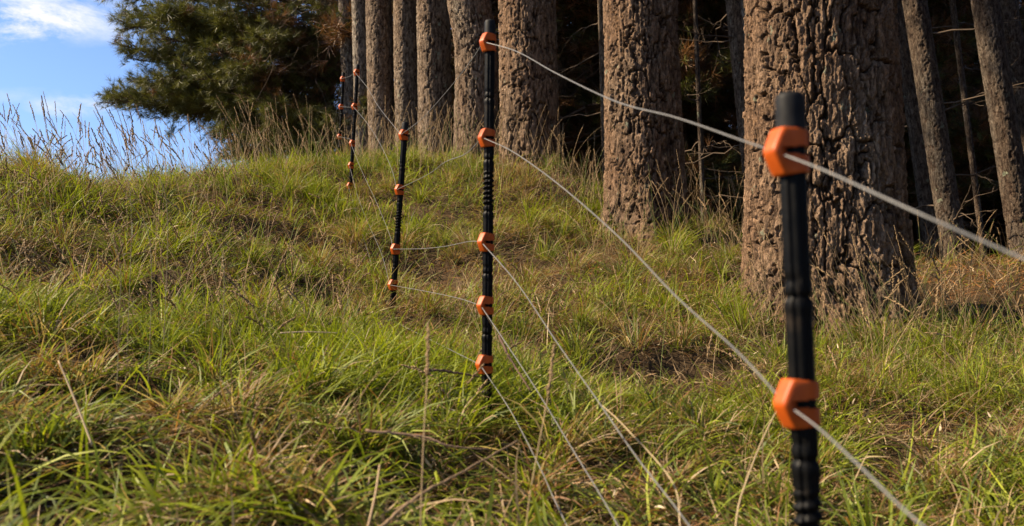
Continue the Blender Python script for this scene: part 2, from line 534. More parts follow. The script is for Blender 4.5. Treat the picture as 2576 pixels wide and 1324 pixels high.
def bough(acc_w, acc_n, start, end, r0, tuft=0.11, needle_n=26, width=0.004, dens=1.0, brown=0.0, sag=0.04, rs=random, inner=0.35, spreadf=0.32, dim=1.0, wood=(0.075, 0.05, 0.035)):
    """main limb with side twigs and needle tufts"""
    pts = limb(start, end, sag, 12, 0.03, rs)
    L = np.linalg.norm(np.asarray(end) - np.asarray(start))
    v, f = tube(pts, np.linspace(r0, 0.006, len(pts)), 6); acc_w.add(v, f, wood)
    cs, ds, tn = [], [], []
    nt = int(9 * dens * max(L, 0.8))
    for k in range(nt):
        t = inner + (1 - inner) * rs.random() ** 0.8
        q = t * (len(pts) - 1); a = int(min(q, len(pts) - 2)); p = pts[a] * (1 - (q - a)) + pts[a + 1] * (q - a)
        ax = norm(pts[a + 1] - pts[a])
        dv = norm(ax * 0.9 + np.array([rs.gauss(0, 1), rs.gauss(0, 1), rs.gauss(0.12, .4)]) * 0.75)
        l2 = (spreadf + 0.12 * rs.random()) * min(L, 3.0) * (1.15 - t) + 0.15
        tw = limb(p, p + dv * l2, rs.uniform(-.02, .08), 5, 0.04, rs)
        v, f = tube(tw, np.linspace(r0 * 0.22 + .002, 0.002, 5), 4); acc_w.add(v, f, wood)
        n2 = max(2, int(l2 / (tuft * 0.55)))
        isb = rs.random() < brown
        for m in range(n2):
            tt = 0.35 + 0.65 * (m + rs.random()) / n2
            q2 = tt * 4; a2 = int(min(q2, 3)); c = tw[a2] * (1 - (q2 - a2)) + tw[a2 + 1] * (q2 - a2)
            dd = norm(norm(tw[a2 + 1] - tw[a2]) + np.array([rs.gauss(0, .35), rs.gauss(0, .35), rs.gauss(.15, .3)]))
            cs.append(c + np.array([rs.gauss(0, .3), rs.gauss(0, .3), rs.gauss(0, .3)]) * tuft); ds.append(dd)
            g = rs.random()
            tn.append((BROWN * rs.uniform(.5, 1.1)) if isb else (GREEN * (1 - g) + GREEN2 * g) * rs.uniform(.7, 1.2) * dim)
    if cs: needles(acc_n, cs, np.array(ds), tuft, needle_n, width, np.array(tn))


def snag(acc, start, end, r0, rs=random, tone=(0.105, 0.075, 0.052), forks=4):
    """bare dead branch with forking twigs"""
    pts = limb(start, end, rs.uniform(-.06, .05), 10, 0.05, rs)
    L = np.linalg.norm(np.asarray(end) - np.asarray(start))
    v, f = tube(pts, np.linspace(r0, r0 * 0.15, 10), 5); acc.add(v, f, tone)
    for k in range(forks):
        a = rs.randint(2, 8); ax = norm(pts[a + 1] - pts[a])
        dv = norm(ax + np.array([rs.gauss(0, .6), rs.gauss(0, .6), rs.gauss(0, .5)]))
        e = pts[a] + dv * L * rs.uniform(.2, .5)
        t2 = limb(pts[a], e, rs.uniform(-.1, .1), 6, .06, rs)
        v, f = tube(t2, np.linspace(r0 * .4, r0 * .08, 6), 4); acc.add(v, f, tone)
        for q in range(2):
            b = rs.randint(1, 4)
            dv = norm(norm(t2[b + 1] - t2[b]) + np.array([rs.gauss(0, .7), rs.gauss(0, .7), rs.gauss(0, .6)]))
            t3 = limb(t2[b], t2[b] + dv * L * rs.uniform(.08, .25), 0, 4, .06, rs)
            v, f = tube(t3, np.linspace(r0 * .2, r0 * .06, 4), 4); acc.add(v, f, tone)


def pine(name, label, top, bot, width_px, d, seed, plate, depth, tone=(0.25, 0.19, 0.145), flare=.25, fineres=1.0,
         snags=0, crown=True, cat='pine tree', group=None, dt=0.0, taper=0.05, bend=None, H=11.0):
    """top/bot = (px, py) of the trunk's centre line at two heights; stands where the ground meets that line"""
    a, b = P(bot[0], bot[1], d), P(top[0], top[1], d + dt)
    ax = (b - a) / np.linalg.norm(b - a)
    base = a.copy()
    for _ in range(6):
        gz = Gs(base[0], base[1]); base = base + ax * ((gz - 0.12 - base[2]) / ax[2])
    rad = width_px / F * d / 2
    TRUNKS.append((base[0], base[1], rad * (1 + flare * .5)))
    rs = random.Random(seed)
    t = empty(name, base, label=label, cat=cat, group=group)
    vis_h = max(1.2, (P(top[0], 0, d)[2] - base[2]) + .35)
    L = H
    prof = lambda s: rad * (1.04 - taper * s / vis_h) * np.where(s > vis_h, np.clip(1 - (s - vis_h) / (L * 1.3), .25, 1), 1)
    px_m = d / 887.0
    zf = max(0.006, px_m * 1.0) / fineres
    nth = int(min(620, max(60, 2 * np.pi * rad / (max(0.005, px_m * .9)) * fineres)))
    trunk_mesh('trunk', t, base, ax, prof, L, nth, vis_h, zf, plate, depth, seed, tone, flare=flare, bend=bend)
    loc = lambda s: base + ax * s
    if crown:
        aw, an = Acc(), Acc()
        for k in range(17):
            s = rs.uniform(max(4.8, vis_h + 1.0), L)
            az = rs.uniform(0, 2 * np.pi)
            l = rs.uniform(1.4, 3.2) * (1.1 - .5 * (s - 4) / L)
            e = loc(s) + np.array((math.cos(az) * l, math.sin(az) * l, rs.uniform(-.1, .7)))
            bough(aw, an, loc(s), e, .03, tuft=.24, needle_n=15, width=.014, dens=1.1, rs=rs, brown=.05)
        aw.build('branches', M_twig, t, origin=base); an.build('crown', M_needle, t, origin=base)
    if snags:
        sg = Acc()
        for k in range(snags):
            s = rs.uniform(.5, vis_h + .3); az = rs.uniform(0, 2 * np.pi)
            l = rs.uniform(.5, 1.4)
            e = loc(s) + np.array((math.cos(az) * l, math.sin(az) * l, rs.uniform(-.25, .3)))
            snag(sg, loc(s), e, .011, rs)
        sg.build('dead_branches', M_twig, t, origin=base)
    return t, base, ax


PT = 'pine_tree'
WARM, PALE = (0.255, 0.165, 0.098), (0.235, 0.172, 0.114)
pine(PT, 'massive pine trunk with deeply furrowed bark directly behind the nearest fence post', (2058, 0), (2085, 800), 352, 5.15, 3, .092, .042, WARM, .30, 1.15)
pine(PT, 'thick lichen-flecked pine trunk between the massive trunk and the second fence post', (1610, 0), (1622, 560), 180, 7.3, 17, .08, .033, WARM, .34)
pine(PT, 'thick pine trunk rising just right of the second fence post', (1325, 0), (1333, 395), 140, 8.9, 23, .085, .031, WARM, .14)
pine(PT, 'pine trunk with a swollen bend near the top, just left of the second fence post', (1198, 0), (1200, 385), 106, 9.6, 31, .075, .020, PALE, .12,
     bend=lambda s: -0.10 * smooth01((s - 1.35) / .9))
pine(PT, 'pine trunk rising behind the top of the third fence post and its right wire', (1090, 0), (1095, 380), 82, 10.8, 37, .07, .016, PALE, .12)
pine(PT, 'slimmer pine trunk rising straight above the cap of the third fence post', (1019, 0), (1023, 380), 57, 11.8, 41, .06, .012, PALE, .12)
pine(PT, 'straight pine trunk just right of the two farthest fence posts', (952, 0), (962, 380), 64, 12.0, 43, .065, .013, PALE, .1)
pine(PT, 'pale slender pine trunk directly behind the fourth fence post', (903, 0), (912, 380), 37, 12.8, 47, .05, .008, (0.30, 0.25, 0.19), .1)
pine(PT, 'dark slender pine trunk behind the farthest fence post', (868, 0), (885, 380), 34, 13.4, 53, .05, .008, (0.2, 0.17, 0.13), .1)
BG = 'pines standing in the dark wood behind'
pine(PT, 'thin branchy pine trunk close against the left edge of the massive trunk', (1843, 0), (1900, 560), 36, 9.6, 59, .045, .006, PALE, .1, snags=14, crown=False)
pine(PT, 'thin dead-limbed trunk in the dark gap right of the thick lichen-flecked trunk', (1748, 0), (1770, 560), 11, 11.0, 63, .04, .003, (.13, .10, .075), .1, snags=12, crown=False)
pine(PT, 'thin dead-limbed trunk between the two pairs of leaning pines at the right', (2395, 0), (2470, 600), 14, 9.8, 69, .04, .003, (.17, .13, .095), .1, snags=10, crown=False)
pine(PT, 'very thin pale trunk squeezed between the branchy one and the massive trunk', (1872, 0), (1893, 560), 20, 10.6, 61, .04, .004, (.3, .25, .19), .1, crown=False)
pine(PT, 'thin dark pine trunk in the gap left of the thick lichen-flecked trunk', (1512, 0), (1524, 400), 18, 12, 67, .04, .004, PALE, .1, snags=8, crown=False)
pine(PT, 'leaning slender pine trunk just right of the massive trunk', (2262, 0), (2352, 640), 44, 8.8, 71, .05, .007, (.14, .108, .078), .1, snags=5)  # darker bark tone on these four leaning trunks stands in for canopy shade
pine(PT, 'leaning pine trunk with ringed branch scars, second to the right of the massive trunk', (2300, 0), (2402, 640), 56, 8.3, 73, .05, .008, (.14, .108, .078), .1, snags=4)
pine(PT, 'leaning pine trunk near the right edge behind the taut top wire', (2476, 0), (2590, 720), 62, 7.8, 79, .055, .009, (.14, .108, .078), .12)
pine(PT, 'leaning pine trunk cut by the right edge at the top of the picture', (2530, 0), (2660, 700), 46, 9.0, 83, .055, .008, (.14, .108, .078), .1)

# pine at the wood's left edge whose green boughs hang out over the crest
rs = random.Random(5)
base = P(800, 420, 15.2); base[2] = Gs(base[0], base[1]) - .1
edge = empty(PT, base, label='big green pine at the left end of the wood, boughs reaching over the crest', cat='pine tree')
TRUNKS.append((base[0], base[1], .3))
trunk_mesh('trunk', edge, base, (0.02, 0, 1), lambda s: .24 - .015 * s, 9, 90, 4, .02, .06, .012, 97, PALE, .1)
aw, an = Acc(), Acc()
tips = [(282, -20, 15), (300, 30, 15.5), (325, 62, 14.6), (318, 118, 15), (345, 150, 15.2), (352, 205, 15.3), (395, 200, 14.5), (292, 258, 15), (276, 240, 15.2), (340, 262, 15.3),
        (420, 272, 15), (480, 285, 15.2), (505, 262, 14.5), (430, 235, 14.5), (380, 215, 14.6), (420, 100, 14), (420, 30, 14), (450, 160, 14), (500, 200, 13.6),
        (555, 318, 14.5), (560, 350, 14.6), (590, 380, 14.5), (600, 300, 14), (640, 340, 13.8), (640, 395, 14), (700, 380, 13.6), (700, 330, 13.4), (560, 265, 14),
        (620, 245, 13.5), (760, 380, 13.5), (740, 310, 13.2), (540, 120, 13.6), (560, 40, 13.5), (600, 180, 13.2), (520, -40, 13.5), (580, 400, 14), (720, 400, 13.2), (800, 400, 13.2), (780, 350, 13), (680, 290, 13), (820, 330, 13), (560, 330, 13.8), (640, 90, 13), (380, -60, 14.5)]
for (px, py, d) in tips:
    e = P(px, py, d)
    s = base + np.array((0.02 * 3, 0, 0)); s[2] = min(base[2] + 8, max(base[2] + .5, e[2] - rs.uniform(-.5, .6)))
    bough(aw, an, s, e, .035, tuft=.15, needle_n=26, width=.0062, dens=1.9, rs=rs, sag=rs.uniform(-.06, .03), inner=.3, brown=.01, spreadf=.24)
for k in range(46):
    px, py = rs.uniform(560, 880), rs.uniform(-80, 370)
    e = P(px, py, rs.uniform(13.2, 15.5))
    s = base.copy(); s[2] = e[2] + rs.uniform(-.5, .5)
    bough(aw, an, s, e, .022, tuft=.14, needle_n=18, width=.006, dens=1.3, rs=rs, brown=.30, inner=.3)
for k in range(70):
    e = P(rs.uniform(600, 900), rs.uniform(-50, 350), rs.uniform(12.8, 14.5)); s = base.copy(); s[2] = e[2] + rs.uniform(-.6, .9)
    snag(aw, s, e, .014, rs, (0.12, .085, .06), 5)
for k in range(26):        # boughs above the picture and on the far side
    az = rs.uniform(0, 2 * np.pi); z = rs.uniform(3.5, 8.5); s = base.copy(); s[2] += z
    l = rs.uniform(2, 3.8) * (1.15 - z / 10)
    bough(aw, an, s, s + np.array((math.cos(az) * l, math.sin(az) * l, rs.uniform(0, .8))), .03, tuft=.24, needle_n=16, width=.014, dens=1.2, rs=rs)
aw.build('branches', M_twig, edge, origin=base); an.build('crown', M_needle, edge, origin=base)

# the dark wood behind: individual pines, masters copied, also as unseen shade pines at right
far_spots = []
rs = random.Random(21)
for row, y0 in enumerate((14.5, 17, 20, 24, 29)):
    n = 11 + row
    for k in range(n):
        x = -1.9 - row * .1 + (k + rs.uniform(.1, .9)) * (14.0 + row * 4.5) / n
        y = y0 + rs.uniform(-1, 1)
        far_spots.append((x, y))
masters = []
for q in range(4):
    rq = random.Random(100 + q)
    t = empty('forest_pine', (0, 0, 0), label='slim pine with dead lower branches deep in the dark wood or added unseen for shade', cat='pine tree', group=BG)
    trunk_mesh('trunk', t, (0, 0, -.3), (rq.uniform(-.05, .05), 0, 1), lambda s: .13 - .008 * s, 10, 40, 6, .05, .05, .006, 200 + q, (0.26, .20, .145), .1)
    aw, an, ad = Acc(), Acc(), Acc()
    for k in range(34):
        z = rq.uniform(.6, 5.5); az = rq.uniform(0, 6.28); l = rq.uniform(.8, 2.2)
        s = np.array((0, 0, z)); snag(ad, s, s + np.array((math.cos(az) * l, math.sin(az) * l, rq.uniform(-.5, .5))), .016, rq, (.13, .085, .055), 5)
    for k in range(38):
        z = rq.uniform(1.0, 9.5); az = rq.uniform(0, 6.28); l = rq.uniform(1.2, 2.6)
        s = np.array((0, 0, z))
        bough(aw, an, s, s + np.array((math.cos(az) * l, math.sin(az) * l, rq.uniform(-.3, .6))), .03, tuft=.19, needle_n=15, width=.011, dens=2.3, rs=rq, brown=.55, dim=.75)  # dim puts the shade of the deep wood into the green needle tones
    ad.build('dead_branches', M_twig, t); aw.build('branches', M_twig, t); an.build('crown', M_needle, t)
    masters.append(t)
for q in ((8.3, 6.5), (6.9, 3.6), (5.2, 1.0), (7.5, -1.5), (4.6, -2.6), (9.5, 2.5), (10.0, 8.5)): far_spots.append(q)  # unseen pines added right of the frame to block sky light
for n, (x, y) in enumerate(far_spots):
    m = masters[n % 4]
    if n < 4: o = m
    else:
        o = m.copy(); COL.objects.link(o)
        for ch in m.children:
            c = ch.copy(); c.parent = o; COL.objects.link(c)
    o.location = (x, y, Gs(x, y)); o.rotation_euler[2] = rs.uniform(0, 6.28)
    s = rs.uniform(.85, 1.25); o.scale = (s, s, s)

# ------------------------------------------------------------------ grass
PATCH = [  # (point, rx, ry, weight) dry or litter-strewn places
    (P(1130, 660, 5.6), .3, .3, .5), (P(1750, 700, 5.6), .6, .35, .6), (P(1650, 900, 3.7), .7, .2, .35), (P(2400, 700, 5.9), .75, .65, 2.0),
    (P(330, 1010, 2.2), .55, .22, .8), (P(650, 880, 3.0), .5, .15, .5), (P(1850, 900, 3.7), .5, .15, .4), (P(120, 640, 4.2), .4, .3, .4), (P(250, 580, 4.8), .5, .25, .35), (P(200, 1290, 1.5), .3, .12, .9), (P(2350, 720, 5.5), .6, .6, .9),
    (P(1000, 1300, 1.6), .35, .12, .6), (P(1560, 590, 7.0), .8, .5, .25)]


def dryness(x, y):
    d = 0.60 + 1.7 * (fbm(x * 1.3, y * 1.3, 77, 3) - .5) + 0.45 * (fbm(x * 5, y * 5, 71, 2) - .5)
    for (p, rx, ry, w) in PATCH:
        d = d + w * np.exp(-((x - p[0]) / rx) ** 2 - ((y - p[1]) / ry) ** 2)
    return np.clip(d, 0.05, .97)


def litterness(x, y):
    l = np.zeros_like(x)
    for (p, rx, ry, w) in (PATCH[1], (P(2400, 700, 5.9), .75, .65, 1.6), (P(1560, 590, 7.0), .6, .3, .3), PATCH[0]):
        l = l + .8 * w * np.exp(-((x - p[0]) / rx) ** 2 - ((y - p[1]) / ry) ** 2)
    return np.clip(l, 0, 1)


def scatter(n, dmin, dmax, margin=1.22, power=1.0):
    """random points of the slope, denser near the camera"""
    u = rng.random(n)
    d = (dmin ** power + u * (dmax ** power - dmin ** power)) ** (1 / power)
    a = rng.uniform(-.5, .5, n) * 1.155 * margin
    x = a * d
    keep = np.ones(n, bool)
    for (tx, ty, tr) in TRUNKS:
        keep &= (x - tx) ** 2 + (d - ty) ** 2 > (tr * .97) ** 2
    return x[keep], d[keep]


def blades(root, az, lean, curl, L, w, tones, segs=4, twist=.8):
    n = len(L)
    p = root.copy(); h = np.stack((np.cos(az), np.sin(az), np.zeros(n)), 1)
    side0 = np.stack((-np.sin(az), np.cos(az), np.zeros(n)), 1)
    tw = rng.uniform(-twist, twist, n); tw2 = rng.normal(0, .5, n)
    V = np.empty((n, segs + 1, 2, 3), np.float32)
    prof = np.array([.65, 1.0, .92, .62, .05]) if segs == 4 else np.linspace(1, .1, segs + 1)
    side_drift = rng.normal(0, .12, n)
    for k in range(segs + 1):
        th = lean + curl * (k / segs) ** 1.3
        a2 = side_drift * k
        hh = h * np.cos(a2)[:, None] + side0 * np.sin(a2)[:, None]
        d = hh * np.sin(th)[:, None] + np.array((0, 0, 1.0)) * np.cos(th)[:, None]
        s = np.cross(d, hh + np.array((0, 0, 1e-3))); s = np.stack((-hh[:, 1], hh[:, 0], np.zeros(n)), 1)
        nn = np.cross(d, s)
        t = tw + tw2 * k / segs
        s = s * np.cos(t)[:, None] + nn * np.sin(t)[:, None]
        ww = (w * prof[k] * .5)[:, None]
        V[:, k, 0] = p - s * ww; V[:, k, 1] = p + s * ww
        p = p + d * (L / segs)[:, None]
    base = (np.arange(n) * (segs + 1) * 2)[:, None]
    k = np.arange(segs)[None] * 2
    Fq = np.stack((base + k, base + k + 1, base + k + 3, base + k + 2), -1).reshape(-1, 4)
    C = np.repeat(tones, (segs + 1) * 2, 0)
    return V.reshape(-1, 3), Fq, C


def green_tones(n, x, y):
    g = rng.random((n, 1)); hue = fbm(x * 2.2, y * 2.2, 91, 2)[:, None]
    a = np.array((0.160, 0.205, 0.012)); b = np.array((0.310, 0.330, 0.022)); c = np.array((0.105, 0.140, 0.050))
    t = a * (1 - g) + b * g
    m = np.clip(rng.normal(.25, .3, (n, 1)) + (hue - .5) * .8, 0, 1)
    t = t * (1 - m) + c * m
    return t * rng.uniform(.7, 1.15, (n, 1))


def dry_tones(n):
    g = rng.random((n, 1)); a = np.array((0.27, 0.175, 0.082)); b = np.array((0.54, 0.40, 0.235)); c = np.array((0.19, 0.095, 0.038))
    t = a * (1 - g) + b * g ** 2
    m = (rng.random((n, 1)) < .3)
    return np.where(m, c * rng.uniform(.7, 1.4, (n, 1)), t)


def make_grass():
    acc = Acc()
    # tufts: blades share a root and a common lay
    for (nt, dmin, dmax, per, wmul) in ((21000, 1.15, 3.6, 8, 1.0), (44000, 3.2, 12.5, 8, 1.25)):
        x, y = scatter(nt, dmin, dmax, power=1.6)
        dry = dryness(x, y); lit = litterness(x, y)
        keep = rng.random(len(x)) > lit * .88
        x, y, dry = x[keep], y[keep], dry[keep]
        pit = np.zeros(len(x))
        for (p, rx, ry, dep) in PITS: pit = np.maximum(pit, np.exp(-((x - p[0]) / (rx * 1.1)) ** 2 - ((y - p[1]) / (ry * 1.1)) ** 2))
        keep = rng.random(len(x)) > pit * 1.7
        x, y, dry = x[keep], y[keep], dry[keep]
        z = G(x, y)
        lay = (fbm(x * 1.1, y * 1.1, 31, 2) - .5) * 9 + .4
        clump = np.clip((fbm(x * 3.2, y * 3.2, 55, 2) - .5) * 2 + .5, 0, 1.1)
        n = len(x)
        X = np.repeat(x, per); Yv = np.repeat(y, per); Zv = np.repeat(z, per)
        D = np.repeat(dry, per); LY = np.repeat(lay, per); CL = np.repeat(clump, per)
        m = len(X)
        spread = .02 + .012 * Yv / 3
        X = X + rng.normal(0, 1, m) * spread; Yv = Yv + rng.normal(0, 1, m) * spread
        az = np.where(rng.random(m) < .35 + .25 * np.clip((3.2 - Yv), 0, 1), LY + rng.normal(0, .7, m), rng.uniform(0, 6.28, m))
        is_dry = rng.random(m) < D * .85
        L = (0.05 + .12 * CL) * rng.gamma(5, 1 / 5, m)
        L = np.where(is_dry, L * .85, L)
        near = np.clip((3.4 - Yv) / 1.6, 0, 1)
        L = L * (1 + .35 * smooth01((Yv - 3.2) / 2)); L = np.minimum(L, .26) * (1 + .2 * near)
        lean = np.abs(rng.normal(.78, .45, m)) + 1.0 * near * rng.random(m) ** .7
        lean = np.where(is_dry, lean + rng.uniform(0, .9, m), lean)
        curl = rng.gamma(3, .36, m) + .35 * near * rng.random(m)
        w = rng.uniform(.0022, .0050, m) * wmul * (1 + .8 * near)
        w = np.where(is_dry, w * .72, w)
        tones = np.where(is_dry[:, None], dry_tones(m), green_tones(m, X, Yv))
        root = np.stack((X, Yv, Zv - .012), 1)
        acc.add(*blades(root, az, lean, curl, L, w, tones))
    # bigger tussocks standing proud of the sward
    for (nt, dmin, dmax) in ((150, 1.25, 3.4), (420, 3.4, 10)):
        x, y = scatter(nt, dmin, dmax, power=1.7)
        keep = (rng.random(len(x)) > litterness(x, y) * 1.6)
        for (p, rx, ry, dep) in PITS: keep &= ((x - p[0]) / rx) ** 2 + ((y - p[1]) / ry) ** 2 > 1.3
        x, y = x[keep], y[keep]
        n = len(x); per = 110; z = G(x, y); sz = rng.uniform(.55, 1.15, n); dd = rng.random(n) < dryness(x, y) * .75
        m = n * per; S = np.repeat(sz, per); ddm = np.repeat(dd, per)
        az = rng.uniform(0, 6.28, m); rad = np.sqrt(rng.random(m)) * .055 * S
        X = np.repeat(x, per) + np.cos(az) * rad; Yv = np.repeat(y, per) + np.sin(az) * rad
        lay = np.repeat(rng.uniform(0, 6.28, n), per)
        az = az + rng.normal(0, .35, m); az = np.where(rng.random(m) < .4, lay + rng.normal(0, .6, m), az)
        L = (.13 + .13 * rng.random(m)) * S * (1 + .12 * np.clip(Yv - 3, 0, 3))
        near = np.clip((3.4 - Yv) / 1.6, 0, 1)
        lean = .15 + rad / .055 * .5 + rng.normal(0, .2, m) + .5 * near * rng.random(m)
        isd = rng.random(m) < np.where(ddm, .75, .2)
        w = rng.uniform(.0028, .0055, m) * (1 + .5 * near) * np.where(isd, .75, 1)
        tones = np.where(isd[:, None], dry_tones(m), green_tones(m, X, Yv))
        acc.add(*blades(np.stack((X, Yv, np.repeat(z, per) - .01), 1), az, lean, rng.gamma(4, .33, m), L, w, tones))
    return acc


def make_thatch():
    """dead matted leaves and needles lying on the ground"""
    acc = Acc()
    x, y = scatter(76000, 1.15, 11.5, power=1.4)
    z = G(x, y); n = len(x); lit = litterness(x, y)
    isn = rng.random(n) < lit
    th = np.abs(rng.normal(1.3, .22, n)); curl = rng.normal(.1, .35, n)
    L = rng.uniform(.05, .15, n); w = np.where(isn, .0022, rng.uniform(.0018, .0045, n)) * (1 + y * .05)
    t = dry_tones(n) * .85
    t = np.where(isn[:, None], np.array((0.42, .19, .065)) * rng.uniform(.5, 1.3, (n, 1)), t)
    root = np.stack((x, y, z + rng.uniform(.0, .035, n)), 1)
    acc.add(*blades(root, rng.uniform(0, 6.28, n), th, curl, L, w, t))
    # short broken bleached leaves caught in the grass
    x, y = scatter(900, 1.2, 9, power=1.4); n = len(x)
    root = np.stack((x, y, G(x, y) + rng.uniform(.03, .09, n)), 1)
    t = np.array((.62, .50, .34)) * rng.uniform(.7, 1.1, (n, 1))
    acc.add(*blades(root, rng.uniform(0, 6.28, n), np.abs(rng.normal(1.35, .3, n)), rng.normal(.2, .5, n), rng.uniform(.02, .055, n), rng.uniform(.004, .008, n), t))
    return acc


go = make_grass().build('grass', M_grass); tag(go, 'thick tangled green and yellow grass covering the slope', 'grass', kind='stuff')
to = make_thatch().build('dead_grass_thatch', M_dry); tag(to, 'matted dead grass and fallen pine needles under the green grass', 'dead grass', kind='stuff')


def seed_head(acc, pts, size, tone, rs, kind=0):
    """clusters of small pointed spikelets along the end of a stem"""
    n = int(20 + 12 * rs.random())
    m = len(pts)
    for k in range(n):
        t = k / n
        q = t * (m - 1); a = int(min(q, m - 2)); p = pts[a] * (1 - (q - a)) + pts[a + 1] * (q - a)
        ax = norm(pts[a + 1] - pts[a])
        env = math.sin(math.pi * min(1, t * .85 + .15)) ** .7
        gap = .35 + .65 * (math.sin(t * 19 + m) > -.3)
        off = np.array([rs.gauss(0, 1), rs.gauss(0, 1), rs.gauss(0, 1)]); off -= ax * off.dot(ax); off = norm(off)
        c = p + off * size * .34 * env * gap * rs.random()
        d = norm(ax + off * .35); l = size * rs.uniform(.7, 1.1); w = size * rs.uniform(.16, .26)
        s1 = norm(np.cross(d, off)); s2 = np.cross(d, s1)
        V = np.array((c - d * l * .4, c + s1 * w, c + s2 * w, c - s1 * w, c - s2 * w, c + d * l * .6))
        Fq = np.array(((0, 2, 1, 1), (0, 3, 2, 2), (0, 4, 3, 3), (0, 1, 4, 4), (5, 1, 2, 2), (5, 2, 3, 3), (5, 3, 4, 4), (5, 4, 1, 1)))[:, :3]
        acc.add(V, Fq, np.asarray(tone) * rs.uniform(.75, 1.25))


def arc(root, az, lean, bend, H, n=9):
    pts = [np.asarray(root, float)]
    h = np.array((math.cos(az), math.sin(az), 0))
    for k in range(n):
        th = lean + bend * ((k + 1) / n) ** 2
        pts.append(pts[-1] + (h * math.sin(th) + np.array((0, 0, 1)) * math.cos(th)) * H / n)
    return np.array(pts)


STRAW, HEAD = (0.42, 0.30, 0.165), (0.28, 0.19, 0.10)
rs = random.Random(8)
st, hd = Acc(), Acc()


def stem_field(n, region, hmin, hmax, az, azs, lean, headp=.6, r=.0009):
    for k in range(n):
        x, y = region()
        if any((x - tx) ** 2 + (y - ty) ** 2 < (tr * 1.02) ** 2 for tx, ty, tr in TRUNKS): continue
        H = rs.uniform(hmin, hmax); a = rs.gauss(az, azs)
        pts = arc((x, y, Gs(x, y) - .01), a, abs(rs.gauss(lean, .14)), rs.uniform(.0, .75), H, 8)
        tn = np.array(STRAW) * rs.uniform(.6, 1.25)
        if rs.random() < .18: tn = np.array((.22, .27, .08))
        rr = r * (1 + y * .06)
        v, f = tube(pts, np.linspace(rr * 1.2, rr * .55, len(pts)), 3, cap=False); st.add(v, f, tn)
        if rs.random() < headp: seed_head(hd, pts[-3:], rs.uniform(.009, .015) * (1 + y * .05), np.array(HEAD) * rs.uniform(.7, 1.2), rs)


def reg(px0, px1, d0, d1):
    def f():
        d = rs.uniform(d0, d1); return ((rs.uniform(px0, px1) - CX) / F * d, d)
    return f


def regw(px0, px1, d0, d1):
    """along the crest, whose depth changes from d0 at px0 to d1 at px1"""
    def f():
        t = rs.random(); d = d0 + (d1 - d0) * t + rs.uniform(-1.3, .5); return ((px0 + (px1 - px0) * t - CX) / F * d, d)
    return f


LEFT = math.pi * .97
stem_field(300, regw(-60, 620, 5.6, 7.6), .26, .62, LEFT, .9, .22, .75)
stem_field(150, regw(560, 900, 7.8, 9.6), .35, .75, LEFT, 1.4, .25, .55)
stem_field(340, regw(880, 1500, 9.6, 8.4), .35, .72, 1.0, 2.4, .25, .5)
stem_field(190, regw(1480, 1900, 7.4, 7.4), .35, .8, LEFT, 1.6, .25, .5)
stem_field(170, reg(1850, 2450, 4.2, 5.0), .3, .7, LEFT, 1.8, .3, .5)
stem_field(70, regw(2280, 2650, 6.6, 6.6), .2, .5, LEFT, 2.0, .3, .3)
stem_field(100, reg(2100, 2650, 3.4, 4.6), .3, .7, LEFT, 1.8, .35, .5)
stem_field(520, reg(-60, 900, 3.0, 6.8), .18, .46, LEFT, 1.6, .4, .55)
stem_field(380, reg(900, 2600, 2.4, 6.8), .16, .44, LEFT, 2.4, .5, .2)
stem_field(60, reg(-60, 2600, 1.6, 2.6), .12, .3, LEFT, 2.6, .7, .1)
so = st.build('tall_dry_grass', M_dry); tag(so, 'thin straw-coloured flowering grass stems standing above the turf', 'dry grass', kind='stuff')
ho = hd.build('grass_seed_heads', M_dry); tag(ho, 'small brown seed heads on the tall dry grass', 'seed heads', kind='stuff')


def stalk(label, pts_px, r, head=None, tone=STRAW, rooted=False):
    """one grass stalk through picture points (px, py, d), bottom first"""
    raw = np.array([P(*p) for p in pts_px])
    if rooted:      # carry the stalk down into the turf
        g0 = Gs(raw[0][0], raw[0][1])
        if raw[0][2] > g0: raw = np.concatenate(([[raw[0][0], raw[0][1], g0 - .01]], raw))
    base = raw[0].copy()
    pts = spline(raw, 22)
    t = empty('grass_stalk', base, label=label, cat='grass stalk')
    v, f = tube(pts, np.linspace(r, r * .7, len(pts)), 6); link_mesh('stem', v, f, M_dry, t, colors=np.broadcast_to(tone, (len(v), 3)), origin=base, smooth=True)
    if head:
        a = Acc(); n = max(3, int(len(pts) * head[0]))
        for _ in range(3): seed_head(a, pts[-n:], head[1], np.array(HEAD) * rs.uniform(.85, 1.1), rs)
        a.build('seed_head', M_dry, t, origin=base)
    return t


def spline(raw, n):
    raw = np.asarray(raw, float)
    if len(raw) == 2: return raw[0] + (raw[1] - raw[0]) * np.linspace(0, 1, n)[:, None]
    p = np.concatenate((2 * raw[:1] - raw[1:2], raw, 2 * raw[-1:] - raw[-2:-1]))
    out = []
    seg = len(raw) - 1
    for t in np.linspace(0, seg, n):
        k = int(min(t, seg - 1e-6)); u = t - k
        a, b, c, d = p[k], p[k + 1], p[k + 2], p[k + 3]
        out.append(.5 * ((2 * b) + (-a + c) * u + (2 * a - 5 * b + 4 * c - d) * u * u + (-a + 3 * b - 3 * c + d) * u ** 3))
    return np.array(out)


